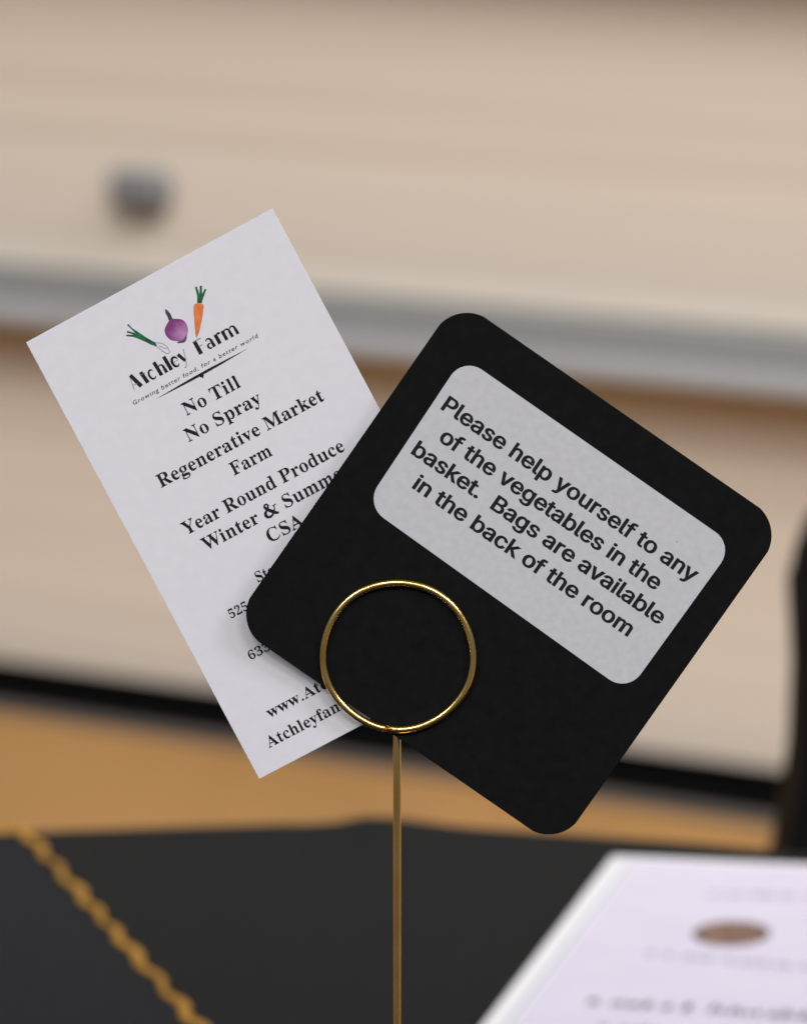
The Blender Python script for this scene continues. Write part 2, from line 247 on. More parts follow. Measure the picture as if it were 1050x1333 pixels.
GLYPHS = json.loads('''{"sans":{".":[188,[[26,41,29,26,36,12,61,-10,95,-18,130,-10,155,12,162,26,164,41,162,56,155,70,130,92,95,100,61,92,35,71,29,56]]],"B":[456,[[148,70,148,218,266,216,295,206,315,188,328,164,332,137,324,103,315,90,300,79,277,72],[37,522,37,-13,287,-11,323,-5,354,6,381,21,403,39,420,60,432,84,439,109,439,163,433,188,409,228,376,256,338,273,338,258,370,275,406,313,420,352,419,400,412,425,401,448,385,470,364,487,339,502,310,513,277,520],[236,298,148,298,148,439,265,436,284,430,297,419,311,390,312,358,304,334,280,308]]],"P":[445,[[37,-13,148,-13,148,173,275,175,312,183,343,196,371,213,393,234,410,259,422,287,429,316,432,348,429,379,422,408,410,436,393,460,371,482,343,499,312,512,275,519,37,522],[132,199,132,229,102,229,102,199],[254,438,286,427,306,408,317,381,320,330,312,299,297,276,272,261,232,255,148,255,148,439]]],"a":[389,[[10,82,16,58,28,37,44,19,85,-7,134,-20,161,-22,224,-11,268,15,284,39,254,39,254,-13,360,-13,358,280,352,305,330,344,297,372,245,392,194,398,127,388,83,369,46,339,9,283,110,259,134,292,158,310,195,318,229,310,246,290,254,247,229,239,119,223,67,205,36,182,14,150,7,108],[116,116,120,130,143,146,267,170,253,169,248,112,237,88,217,70,189,60,171,58,139,65,122,80]]],"b":[424,[[135,-13,135,46,106,46,121,22,161,-8,205,-20,264,-18,296,-10,326,5,352,25,374,50,391,79,403,112,411,149,413,189,411,229,403,265,391,298,373,327,352,352,326,371,296,386,264,395,204,396,160,384,121,355,106,332,137,332,137,522,30,522,30,-13],[137,215,146,258,164,290,187,310,220,317,253,310,277,289,294,256,304,214,304,165,294,121,277,88,253,67,220,60,188,67,164,87,147,120,137,164]]],"c":[396,[[11,187,14,148,22,112,35,79,54,50,77,25,104,5,136,-9,170,-18,208,-21,267,-13,320,11,360,49,396,111,291,132,272,96,257,77,235,64,207,60,172,67,148,89,130,122,121,164,121,211,130,254,148,287,173,309,207,317,235,312,256,300,271,282,290,247,394,268,359,330,318,367,267,390,208,398,170,395,136,386,104,371,77,351,54,326,35,297,22,264,14,227]]],"d":[424,[[14,149,21,112,34,79,51,50,73,25,99,5,128,-10,161,-18,220,-20,264,-8,304,22,318,46,290,46,290,-13,395,-13,395,522,288,522,288,332,318,332,304,355,265,384,221,396,161,395,129,386,99,371,73,352,51,327,34,298,21,265,14,229,11,189],[121,165,121,214,130,256,147,289,171,310,205,317,237,310,261,290,278,258,287,215,287,164,278,120,261,87,237,67,205,60,172,67,148,88,130,121]]],"e":[404,[[121,156,395,156,393,228,379,286,352,332,316,365,272,387,206,398,168,394,134,385,103,370,75,350,53,325,34,295,21,262,14,226,11,187,14,148,22,112,35,79,53,50,77,25,105,5,137,-10,173,-18,240,-20,291,-8,334,15,367,47,396,100,295,120,269,82,245,65,211,59,177,65,150,83,131,112],[74,182,98,182,98,208,74,208],[121,234,130,264,147,292,172,311,205,317,237,311,260,292,276,263,282,234],[302,215,330,225,333,208]]],"f":[254,[[211,459,243,452,271,530,226,540,186,543,127,531,90,508,66,475,59,454,58,392,-17,392,-17,314,58,314,58,-13,165,-13,165,314,251,314,251,392,165,392,168,444,175,456,183,460]]],"g":[425,[[21,116,34,84,52,57,75,34,101,15,130,2,162,-6,220,-7,263,4,303,32,318,55,288,55,286,-31,279,-50,268,-65,252,-75,231,-82,208,-84,163,-76,137,-56,107,-24,16,-65,67,-120,125,-152,178,-162,239,-162,299,-148,326,-135,350,-118,369,-97,384,-72,393,-42,395,-9,395,392,290,392,290,332,319,332,305,355,265,384,221,396,162,395,129,386,100,371,74,352,52,328,34,299,21,266,14,230,11,191,14,152],[124,147,119,193,124,238,138,275,159,301,187,315,223,315,250,302,271,276,285,239,289,193,284,145,271,110,251,86,223,74,187,74,158,87,138,111]]],"h":[410,[[30,522,30,-13,137,-13,138,246,147,276,162,298,183,312,210,316,229,314,244,307,256,295,265,280,271,260,273,-13,380,-13,378,273,372,301,361,327,347,348,328,366,306,380,256,396,227,397,196,395,166,387,139,373,115,352,95,325,119,329,137,522],[109,300,91,300,137,300]]],"i":[167,[[20,469,38,445,67,431,100,431,130,445,147,469,147,497,130,521,100,535,67,535,38,521,20,497],[30,392,30,-13,137,-13,137,392]]],"k":[381,[[30,-13,137,-13,137,134,151,159,283,-13,420,-13,231,216,407,390,275,392,111,225,137,225,137,522,30,522]]],"l":[189,[[30,522,30,84,32,56,41,31,57,11,80,-4,108,-13,165,-14,208,-8,188,68,142,69,137,100,137,522]]],"m":[610,[[137,-13,138,255,146,283,167,308,201,317,227,310,245,290,251,259,251,-13,358,-13,358,246,366,284,395,313,418,317,447,311,458,303,466,291,473,253,473,-13,580,-13,578,285,572,311,561,335,546,354,529,371,485,392,435,399,371,387,321,352,307,335,321,335,335,325,322,349,303,370,279,386,251,396,218,399,162,388,116,355,102,338,118,325,135,392,30,392,30,-13],[89,308,139,308,109,298],[291,308,344,308,316,287]]],"n":[410,[[137,-13,138,246,147,276,162,298,183,312,210,316,229,314,244,307,256,295,265,280,271,260,273,-13,380,-13,378,273,372,301,361,327,346,348,328,366,306,380,256,396,227,397,196,395,166,387,139,373,115,352,95,325,117,325,135,392,30,392,30,-13],[107,295,89,300,137,300]]],"o":[415,[[22,112,35,79,54,50,77,25,104,5,136,-9,170,-18,207,-21,245,-18,279,-9,311,5,338,25,362,50,380,79,393,112,401,148,404,187,401,227,394,264,380,297,362,326,338,351,311,371,279,386,245,395,207,397,170,395,136,386,104,371,77,351,54,326,35,297,22,264,14,227,11,187,14,148],[124,143,119,187,124,233,138,272,159,300,188,315,227,315,243,309,268,287,286,253,295,211,295,164,286,122,268,89,243,67,207,59,172,67,148,89,138,104]]],"p":[424,[[135,332,135,392,30,392,30,-156,137,-156,137,46,106,46,121,22,161,-8,205,-20,264,-18,296,-10,326,5,352,25,374,50,391,79,403,112,411,149,413,189,411,229,403,265,391,298,373,327,352,352,326,371,296,386,264,395,204,396,160,384,120,355,106,332],[137,215,146,258,164,290,187,310,220,317,253,310,277,289,294,256,304,214,304,165,294,121,277,88,253,67,220,60,188,67,164,87,147,120,137,164]]],"r":[259,[[137,-13,138,252,152,287,170,303,193,312,266,308,266,396,187,396,162,389,140,378,120,363,105,346,101,334,135,334,135,392,30,392,30,-13]]],"s":[365,[[62,14,104,-9,154,-20,213,-19,269,-5,314,22,331,39,344,60,352,82,354,107,351,134,340,159,323,181,299,198,270,212,179,235,138,254,132,277,137,297,156,313,187,319,218,313,242,285,254,262,358,281,318,347,283,375,240,392,187,397,131,391,83,371,46,339,34,319,26,297,24,274,27,246,38,220,56,199,80,181,109,168,221,138,238,126,245,103,239,83,218,65,181,58,149,64,128,81,109,122,7,104,30,48]]],"t":[227,[[45,61,57,34,76,12,102,-5,133,-14,195,-16,240,-8,220,68,160,64,152,76,149,98,149,314,227,314,227,392,149,392,149,484,42,484,42,392,-17,392,-17,314,42,314,42,92]]],"u":[410,[[30,392,32,107,38,78,49,53,63,31,82,13,104,-1,154,-16,183,-18,214,-16,243,-7,270,6,295,26,314,54,293,56,275,-13,380,-13,380,392,273,392,272,134,263,103,248,81,227,68,200,63,181,66,166,73,154,84,145,99,139,119,137,392],[303,85,321,79,273,79]]],"v":[389,[[187,159,100,392,-16,392,147,-13,242,-13,405,392,289,392,202,159,195,81],[175,34,214,34,195,39]]],"y":[389,[[19,-148,61,-156,93,-158,149,-148,194,-116,225,-64,405,392,289,392,202,159,195,81,187,159,100,392,-16,392,138,-2,129,-30,113,-64,98,-76,45,-71],[175,34,214,34,195,39]]]},"serif":{".":[180,[[56,7,62,-4,89,-16,117,-4,127,20,127,52,117,76,89,88,62,76,53,52,51,36]]],"2":[375,[[27,72,27,-6,338,-6,341,147,307,147,298,109,281,91,258,81,81,79,152,133,236,216,289,277,316,327,325,375,320,409,308,437,287,461,257,479,220,489,174,492,116,487,73,470,45,444,31,413,32,372,39,353,52,339,69,330,109,323,115,392,123,413,135,428,152,436,174,439,203,432,215,424,223,411,229,372,221,309,189,248,125,175]]],"3":[375,[[49,126,29,106,22,74,28,44,48,18,82,-1,132,-11,163,-13,230,-5,287,20,316,48,335,88,342,138,339,164,333,186,310,220,278,244,219,256,251,262,275,278,296,297,312,320,322,347,325,377,320,411,307,440,284,463,254,479,217,489,173,492,128,489,92,481,63,466,43,448,31,426,27,401,30,380,37,363,49,351,65,342,109,335,113,390,130,427,154,438,187,437,202,431,213,421,222,407,228,367,226,341,219,318,207,300,189,286,167,278,98,275,98,221,169,218,195,211,216,198,232,181,241,161,243,116,232,82,213,61,201,55,159,46,135,49,114,55,97,66,83,81,75,101,73,133]]],"5":[375,[[107,-7,164,-13,225,-4,281,22,310,53,330,94,337,148,332,193,316,231,291,260,257,281,216,293,168,297,91,289,102,400,245,400,269,394,278,378,283,351,316,351,313,486,65,486,43,243,71,229,103,238,146,241,173,239,197,231,215,218,229,201,237,177,239,123,228,86,209,63,197,56,155,46,122,51,109,57,85,86,78,127,54,121,36,104,30,75,36,45,53,19,67,8]]],"6":[375,[[54,91,69,59,88,33,111,13,137,-1,166,-10,197,-13,243,-8,281,8,310,34,332,69,345,109,349,155,345,197,333,233,313,262,287,283,255,296,218,300,162,292,121,279,136,364,150,398,168,422,190,436,215,441,238,436,246,430,259,399,263,354,306,361,320,371,336,397,336,426,326,452,305,473,271,487,222,492,191,490,163,483,138,471,116,455,80,413,54,358,38,293,33,222,36,172,42,128],[132,117,125,163,122,218,153,237,193,247,212,245,228,237,241,225,250,206,256,181,256,114,251,87,242,67,230,54,216,46,199,44,178,48,160,61,144,84]]],"A":[437,[[-6,24,-6,-6,125,-6,125,24,95,27,77,36,72,49,76,69,101,126,255,126,287,46,280,35,260,27,232,24,232,-6,440,-6,440,23,418,30,409,38,381,89,222,471,208,472,52,77,26,34],[177,306,246,167,109,167]]],"C":[468,[[29,228,32,183,42,140,58,102,80,67,107,38,139,15,175,-3,214,-13,257,-17,303,-13,344,0,382,20,415,49,443,89,429,115,409,86,385,66,332,39,305,32,278,30,229,37,190,60,162,99,146,154,141,226,146,304,160,363,185,405,220,429,265,437,299,433,330,422,358,402,384,376,405,344,422,302,434,302,434,471,421,471,415,452,404,444,388,441,291,469,259,471,216,468,177,458,140,440,108,417,81,388,59,354,42,316,32,274]]],"F":[404,[[18,23,18,-6,254,-6,254,23,198,33,185,45,179,81,179,217,217,215,241,208,259,196,272,178,282,152,287,112,299,112,299,353,287,353,281,316,271,292,258,274,240,263,218,256,179,254,179,398,183,417,199,424,261,424,311,415,345,396,367,365,375,344,380,314,391,314,391,461,17,461,17,433,64,419,71,410,78,375,76,63,72,47,65,38,53,31]]],"M":[634,[[17,23,17,-6,166,-6,166,23,130,28,117,34,109,43,104,58,105,382,272,-6,286,-6,455,392,458,84,453,47,434,30,399,22,399,-6,614,-6,614,23,580,29,562,45,557,86,559,396,563,410,570,419,614,433,614,461,451,461,317,156,183,461,18,461,18,433,54,427,73,413,78,382,77,59,72,45,64,36,35,26]]],"N":[494,[[21,23,21,-6,164,-6,164,23,128,30,116,35,109,44,104,79,105,339,404,-17,419,-17,420,397,424,412,431,421,458,431,477,433,477,461,334,461,334,434,370,426,389,411,394,377,393,179,155,461,21,461,21,434,38,428,79,386,79,79,74,44,56,29]]],"P":[418,[[53,426,64,420,72,411,78,379,76,60,72,45,65,36,37,26,18,23,18,-6,239,-6,239,23,203,30,192,36,185,45,179,81,179,200,292,203,333,215,365,235,388,262,401,295,406,332,404,357,398,380,387,401,373,419,335,445,306,454,214,461,19,461,19,433],[179,236,179,397,187,419,216,425,242,423,263,415,277,403,287,385,293,360,293,298,286,274,274,257,256,245,232,238]]],"R":[473,[[53,426,64,420,72,411,78,379,76,60,72,45,65,36,37,26,18,23,18,-6,239,-6,239,23,203,30,192,36,185,45,179,81,179,206,203,206,340,-6,477,-6,477,22,451,31,429,54,310,221,350,231,378,250,398,273,410,302,414,334,409,374,393,406,366,431,328,448,278,458,217,461,19,461,19,433],[179,240,179,385,187,419,224,425,254,422,277,411,294,394,303,369,307,336,304,305,296,280,282,262,262,250,236,242]]],"S":[390,[[84,6,159,-14,192,-16,224,-14,253,-8,279,2,302,16,321,34,336,55,347,78,354,104,356,133,347,190,329,223,315,238,252,278,187,308,135,341,125,352,119,365,119,396,126,410,138,422,153,431,194,439,232,432,267,412,296,381,318,341,325,313,336,313,336,472,323,472,319,457,300,451,229,467,185,472,137,464,98,441,70,406,55,359,53,332,56,301,65,273,79,249,100,226,129,205,257,136,276,114,282,89,279,71,272,54,259,40,242,30,221,23,197,21,163,25,134,36,109,54,89,80,72,115,60,164,46,164,46,-17,59,-17,67,2]]],"T":[423,[[26,312,32,350,45,377,63,399,87,415,116,424,159,427,157,60,152,45,144,35,114,25,95,23,95,-6,325,-6,325,23,287,29,274,35,266,44,260,81,260,427,311,423,345,409,371,388,388,357,396,311,407,311,407,461,14,461,14,312]]],"W":[611,[[-12,461,-12,433,18,423,35,391,173,-17,188,-17,316,297,430,-17,444,-17,572,377,592,418,621,434,621,461,506,461,506,434,546,421,552,407,544,371,474,177,390,411,396,423,413,430,436,433,436,461,232,461,232,434,277,419,283,410,304,353,223,165,145,374,137,411,142,423,178,434,178,461]]],"Y":[426,[[-10,461,-10,433,16,424,37,403,164,177,162,60,158,45,151,36,123,26,104,23,104,-6,325,-6,325,23,289,30,278,36,271,45,265,81,265,202,380,388,407,420,436,434,436,461,298,461,298,432,327,429,345,420,352,408,336,369,248,238,161,394,153,415,165,427,204,432,204,461]]],"a":[344,[[55,191,77,185,99,190,115,207,120,232,111,259,101,274,107,282,123,287,165,288,189,278,200,257,202,194,144,178,99,160,65,141,42,119,28,93,23,63,25,42,32,23,42,7,57,-5,74,-12,95,-15,132,-10,202,25,211,6,227,-11,255,-16,280,-12,304,2,325,26,319,49,304,41,292,43,290,210,287,245,277,274,261,297,238,312,205,321,138,323,96,313,64,295,43,268,36,236,41,210],[119,58,115,84,119,107,129,126,145,142,169,154,202,161,202,66,175,46,151,40,131,44]]],"c":[293,[[147,287,169,291,186,288,197,282,200,271,199,250,203,222,216,204,237,198,257,204,270,221,274,245,271,267,263,287,248,303,229,315,204,323,175,325,147,322,121,315,97,302,76,285,58,264,43,240,31,212,25,182,24,120,40,65,70,22,88,6,109,-6,132,-14,156,-16,204,-8,246,16,280,61,271,80,252,58,228,48,204,44,177,48,154,60,134,80,120,107,112,143,109,187,111,226,118,255,130,275]]],"d":[370,[[152,37,137,46,127,61,120,84,115,153,120,224,128,247,138,263,154,272,174,275,208,264,223,250,226,241,226,77,213,55,193,39,182,35],[140,-16,172,-10,225,28,226,-18,271,-4,350,5,350,32,322,43,316,76,316,461,179,461,179,435,221,420,226,401,226,292,174,320,146,324,123,322,103,314,83,302,66,285,39,240,24,181,24,117,38,64,63,22,79,6,98,-6,118,-14]]],"e":[301,[[118,254,134,282,161,291,188,284,196,275,204,198,113,198],[110,315,89,303,70,286,40,243,30,217,22,157,30,93,52,42,68,22,86,5,107,-7,129,-14,154,-16,204,-7,246,22,281,73,270,94,250,66,226,53,199,48,169,53,145,66,128,89,118,123,114,160,280,160,276,217,265,254,247,284,222,307,192,320,157,324,133,322]]],"f":[214,[[18,21,18,-6,196,-6,196,22,156,30,149,37,145,65,145,271,200,271,200,316,145,316,145,390,151,427,167,436,201,433,188,391,192,369,197,360,225,349,242,355,256,373,260,400,258,419,250,435,238,450,221,462,200,469,174,471,139,467,110,457,87,440,69,416,59,387,55,316,19,316,19,271,55,271,55,73,53,37,41,27]]],"g":[327,[[49,-127,74,-138,106,-144,146,-146,196,-143,238,-134,271,-118,294,-96,308,-69,313,-37,307,1,290,29,258,46,175,55,118,57,103,63,98,72,103,84,111,89,141,98,194,98,232,110,262,133,282,165,288,204,286,228,278,251,262,262,314,262,314,310,233,310,183,323,132,323,89,310,55,287,33,253,25,212,34,166,60,130,109,111,79,104,44,78,29,48,27,30,31,6,46,-14,75,-24,40,-33,23,-51,17,-74,21,-94,31,-112],[73,-81,70,-72,73,-60,81,-49,96,-40,205,-40,250,-47,265,-57,266,-66,262,-81,249,-93,227,-102,198,-108,133,-109,93,-98],[142,132,130,138,121,148,112,185,112,237,121,273,130,283,157,291,173,289,185,283,193,273,201,237,198,164,193,148,185,138,173,132]]],"h":[381,[[22,461,22,435,48,426,55,398,55,56,48,30,21,20,21,-6,177,-6,177,21,151,29,145,56,145,233,162,251,182,262,216,264,232,256,238,216,238,56,235,36,224,26,205,22,205,-6,360,-6,360,21,334,29,327,56,327,212,324,251,314,283,297,306,274,320,243,324,208,318,145,278,145,461]]],"i":[198,[[21,20,21,-6,177,-6,177,20,152,31,145,56,145,316,24,316,23,289,49,280,55,251,55,56,48,30],[88,358,113,358,134,372,147,397,147,427,135,453,114,468,88,468,67,453,55,427,55,397,67,372]]],"k":[359,[[24,461,23,434,50,426,55,397,55,56,48,30,20,20,20,-6,177,-6,177,20,152,31,145,56,145,132,163,138,234,46,242,31,230,24,214,22,214,-6,373,-6,373,21,353,29,218,208,295,273,319,283,342,288,342,316,209,316,209,288,242,282,247,277,229,252,145,181,145,461]]],"l":[199,[[50,426,55,397,55,56,48,30,21,20,21,-6,177,-6,177,20,152,31,145,56,145,461,23,461,23,434]]],"m":[554,[[21,20,21,-6,174,-6,174,21,150,30,143,56,143,233,160,251,178,262,212,264,229,255,235,216,235,56,228,29,202,21,202,-6,353,-6,353,21,328,29,321,56,321,235,339,252,357,262,390,264,406,256,413,216,413,56,406,29,380,21,380,-6,533,-6,533,21,507,29,501,56,501,212,497,251,487,283,471,306,448,320,418,324,382,318,350,298,320,272,302,297,276,318,237,324,205,318,144,276,143,316,22,316,22,289,48,281,55,253,55,56,48,30]]],"n":[381,[[22,316,22,289,48,281,55,253,55,56,48,30,21,20,21,-6,177,-6,177,21,151,29,145,56,145,233,162,251,182,262,216,264,232,256,238,216,238,56,235,36,224,26,205,22,205,-6,360,-6,360,21,334,29,327,56,327,212,324,251,314,283,297,306,274,320,243,324,208,318,145,279,145,316]]],"o":[336,[[141,-14,169,-16,196,-14,221,-6,244,6,264,22,281,42,295,66,306,93,312,122,312,186,306,216,295,243,281,266,264,286,244,303,221,315,195,322,168,324,140,322,115,315,92,302,71,286,54,265,40,241,30,215,22,154,30,94,40,67,54,43,71,23,92,6,115,-6],[150,20,136,28,125,41,117,82,115,206,119,244,125,268,135,282,150,290,169,293,186,290,200,282,210,268,217,244,223,154,220,82,212,41,201,28,187,20,169,18]]],"p":[371,[[20,-119,20,-145,194,-145,194,-118,165,-112,149,-96,145,-57,145,20,197,-11,227,-16,250,-14,270,-6,289,7,306,24,332,70,345,128,345,190,332,244,307,287,291,303,273,315,252,323,230,325,196,318,168,298,141,273,140,316,22,316,22,291,49,279,55,243,53,-99,42,-112],[195,34,174,38,158,50,145,70,145,233,160,255,178,268,199,272,219,269,234,260,244,246,254,192,254,116,249,85,242,62,231,46,215,37]]],"r":[287,[[21,20,21,-6,194,-6,194,21,151,35,146,56,148,210,159,238,178,252,189,254,209,245,224,226,248,216,268,222,282,240,286,266,281,296,263,317,233,324,204,316,174,292,144,261,143,316,24,316,23,289,49,280,55,251,55,56,48,30]]],"t":[228,[[23,302,23,273,51,273,53,45,59,24,68,6,81,-6,100,-13,123,-15,163,-7,195,20,218,68,207,83,198,59,184,50,159,47,147,53,141,82,141,273,205,273,205,316,141,316,141,430,130,430,90,373]]],"u":[375,[[14,316,14,289,42,280,49,247,51,64,57,36,68,13,83,-3,104,-13,131,-16,168,-10,200,9,214,22,230,29,231,-18,276,-3,357,7,357,34,329,44,321,71,321,316,192,316,192,289,224,280,231,247,231,68,215,54,197,45,166,43,148,49,139,75,139,316]]],"v":[306,[[0,316,0,288,25,278,41,245,144,-16,158,-16,257,241,275,275,302,290,302,316,206,316,206,289,239,280,244,272,185,134,126,276,129,282,161,289,161,316]]],"w":[435,[[-8,316,-8,290,8,280,20,262,124,-16,138,-16,223,185,291,-16,302,-16,409,255,423,280,442,291,442,316,359,316,359,290,382,284,390,275,385,258,336,153,292,275,296,281,320,288,320,316,171,316,171,290,192,283,204,264,214,235,166,139,111,275,117,284,135,289,135,316]]],"y":[300,[[7,-49,-3,-71,-2,-101,12,-129,37,-145,52,-146,94,-136,116,-115,127,-99,159,-26,256,240,274,277,297,288,297,316,206,316,206,288,231,284,241,273,233,243,185,131,125,274,134,284,159,288,159,316,-1,316,-1,289,17,282,27,272,144,-5,132,-42,117,-71,96,-91,72,-91,67,-54,62,-44,35,-33,24,-35]]]}}''')
def pairs(f): return [(f[i], f[i + 1]) for i in range(0, len(f), 2)]
def glyph(font, ch):
    if font == 'serif' and ch == '&':
        g = []
        g += stroke([(470, 300, 30), (430, 190, 40), (360, 90, 60), (270, 20, 70), (180, -2, 85), (95, 30, 95), (62, 110, 105), (90, 190, 95), (170, 255, 70), (250, 315, 60), (285, 385, 65), (265, 440, 60), (215, 462, 45), (165, 435, 62), (155, 375, 85), (190, 300, 100), (260, 200, 112), (350, 100, 115), (420, 30, 100), (500, -2, 60)])
        g += stroke([(400, 300, 32), (545, 300, 32)])
        return 540, g
    adv, loops = GLYPHS[font][ch]
    return adv, [pairs(l) for l in loops]
def text_line(bm, font, txt, x0, x1, base, cap, z, ref, space=230, track=0):
    """set txt between x0 and x1 (mm) on a baseline; cap = height in mm of the letter ref"""
    capu = max(y for l in glyph(font, ref)[1] for x, y in l)
    pen = 0; placed = []
    if font == 'serif': space = 185; track = 8
    for ch in txt:
        if ch == ' ': pen += space; continue
        adv, loops = glyph(font, ch)
        placed.append((pen, loops)); pen += adv + track
    xs = [px + x for px, loops in placed for l in loops for x, y in l]
    lo, hi = min(xs), max(xs)
    sx = (x1 - x0) / (hi - lo); sy = cap / capu
    for px, loops in placed:
        fill([[(x0 + (px + x - lo) * sx, base + y * sy) for x, y in l] for l in loops], z, bm)

# ================================================================== THE SETTING
bmf = bmesh.new()
for x, y in ((-4, -.6), (4, -.6), (4, 12), (-4, 12)): bmf.verts.new((x, y, 0))
bmf.faces.new(bmf.verts)
fl = obj('floor', bmf, M['floor']); tag(fl, kind='structure')

# folded bleachers: local x along the rows (to the right and nearer), local y away from the room
bl = empty('folded_bleachers', (0, 5.511, 0), R(-36.0))
tag(bl, 'pale maple folded bleacher stack with grey nosing rails rising from the orange floor', 'bleachers')
XL, XR = -7.0, 6.0
RISE = .42; ZR0 = .4145; RH = .046
for k in range(7):
    z0 = .0362 if k == 0 else ZR0 + RH + RISE * (k - 1)
    z1 = ZR0 + RISE * k
    bm = bmesh.new()
    box_bm(bm, XL, XR, .02 * k if k else 0, .02 * k + .03 if k else .03, z0 + (.0 if k == 0 else .003), z1 - .002)
    obj('riser_panel', bm, M['panel_low'] if k == 0 else M['panel'], bl)
    yb = .02 * k
    # rounded lower nosing and the darker strip set back above it
    bm = bmesh.new(); box_bm(bm, XL, XR, yb - .097, yb + .06, z1, z1 + .027, .009, 3); smooth(obj('nosing_rail', bm, M['rail'], bl))
    bm = bmesh.new(); box_bm(bm, XL, XR, yb - .082, yb + .06, z1 + .0285, z1 + RH, .004, 2); obj('deck_edge', bm, M['rail_dark'], bl)
box('gap_shade_strip', XL, XR, .012, .03, .004, .034, M['gap_shade'], bl)  # black strip painted as the shade in the gap under the panel
box('floor_shadow_strip', XL, XR, -.055, .011, .0, .004, M['gap_shade'], bl)  # black slab on the floor in place of the bleachers' shadow
box('floor_seal', XL, XR, -.092, -.056, .0, .003, M['strip'], bl)
# grey latch on the second riser
lx = -.345
bk = obj('latch', box_bm(bmesh.new(), lx - .037, lx + .037, -.006, .0185, .540, .576, .011, 3), M['bracket'], bl)
obj('latch_pull', box_bm(bmesh.new(), lx - .030, lx + .030, -.008, .0185, .533, .542, .003, 2), M['bracket_dark'], bk)

# ================================================================== TABLE
TZ = .74
TCX, TCY, TR, THL = -.05, 1.175, .38, .225     # a 0.76 m wide table with rounded ends, seen end on
def cloth_z(x, y):
    z = 0
    # a pressed crease runs from the far edge towards the viewer: a soft swell with a tighter furrow beside it
    ax, ay, bx, by = -.020, 1.80, .012, 1.64
    dx, dy = bx - ax, by - ay; ln_ = math.hypot(dx, dy); t = ((x - ax) * dx + (y - ay) * dy) / (ln_ * ln_)
    s_ = ((x - ax) * dy - (y - ay) * dx) / ln_              # signed distance, positive to the right
    f_ = max(0, min(1, 1.15 - t)) if t > 0 else 1
    z += (.0026 * math.exp(-((s_ + .006) / .018) ** 2) - .0016 * math.exp(-((s_ - .010) / .006) ** 2)) * f_ * f_
    z += .0012 * math.sin(9 * x + 3 * y) * math.sin(7 * y + 1.3)
    z += .0016 * math.exp(-((x + .01) / .06) ** 2 - ((y - 1.78) / .03) ** 2)
    return z
bm = bmesh.new()
edge = []                                        # (point on the rim, outward normal)
for i in range(130): a = math.pi * i / 130; edge.append((Vector((TCX + TR * math.cos(a), TCY + THL + TR * math.sin(a))), Vector((math.cos(a), math.sin(a)))))
for i in range(24): edge.append((Vector((TCX - TR, TCY + THL - 2 * THL * i / 24)), Vector((-1, 0))))
for i in range(130): a = math.pi * (1 + i / 130); edge.append((Vector((TCX + TR * math.cos(a), TCY - THL + TR * math.sin(a))), Vector((math.cos(a), math.sin(a)))))
for i in range(24): edge.append((Vector((TCX + TR, TCY - THL + 2 * THL * i / 24)), Vector((1, 0))))
NR, NA = 90, len(edge)
ctr = Vector((TCX, TCY))
cen = bm.verts.new((TCX, TCY, TZ + cloth_z(TCX, TCY)))
R_ = []
for i in range(1, NR + 1):
    s = (i / NR) ** .6; row = []
    for p, nn in edge:
        q = ctr + (p - ctr) * s; row.append(bm.verts.new((q.x, q.y, TZ + cloth_z(q.x, q.y))))
    R_.append(row)
for d, g in ((.0008, .004), (.003, .0075), (.007, .010), (.014, .012), (.03, .0125), (.06, .013), (.12, .013), (.22, .013), (.35, .013), (.5, .013), (.62, .013), (.728, .013)):
    row = []; fold = (d / .7) ** .8
    for k, (p, nn) in enumerate(edge):
        a = 2 * math.pi * k / NA
        q = p + nn * (g + fold * (.03 + .024 * math.sin(16 * a) + .010 * math.sin(27 * a + 1)))
        row.append(bm.verts.new((q.x, q.y, TZ + cloth_z(p.x, p.y) * max(0, 1 - d * 12) - d)))
    R_.append(row)
for k in range(NA): bm.faces.new((cen, R_[0][k], R_[0][(k + 1) % NA]))
for a, b in zip(R_, R_[1:]):
    for k in range(NA): bm.faces.new((a[k], b[k], b[(k + 1) % NA], a[(k + 1) % NA]))
tc_o = smooth(obj('tablecloth', bm, M['table']))
tag(tc_o, 'black tablecloth hanging over the narrow table under the gold wire card holder', 'tablecloth')

# black runner with a wavy gold braid along its edge; it lies to the left on the cloth
rn = bmesh.new()
E0 = Vector((-.1234, 1.762)); E1 = Vector((-.0598, 1.5123)); ed = (E1 - E0).normalized(); en = Vector((ed.y, -ed.x))   # en points left
if en.x > 0: en = -en
NL, NW = 70, 24
LEN = .75; WID = .22
gv = []
for i in range(NL + 1):
    row = []
    for j in range(NW + 1):
        p = E0 + ed * (LEN * i / NL) + en * (WID * j / NW)
        # keep to the table top
        core = Vector((TCX, max(TCY - THL, min(TCY + THL, p.y)))); q = p - core
        if q.length > TR - .004: q = q.normalized() * (TR - .004)
        p = q + core
        row.append(rn.verts.new((p.x, p.y, TZ + cloth_z(p.x, p.y) + .0016)))
    gv.append(row)
for i in range(NL):
    for j in range(NW):
        try: rn.faces.new((gv[i][j], gv[i][j + 1], gv[i + 1][j + 1], gv[i + 1][j]))
        except ValueError: pass
bmesh.ops.remove_doubles(rn, verts=rn.verts, dist=1e-5)
bmesh.ops.recalc_face_normals(rn, faces=rn.faces)
run = smooth(obj('table_runner', rn, M['runner']))
tag(run, 'black satin table runner with wavy gold braid edging at the left of the table', 'table runner')
if run.data.polygons[0].normal.z < 0: run.data.flip_normals()
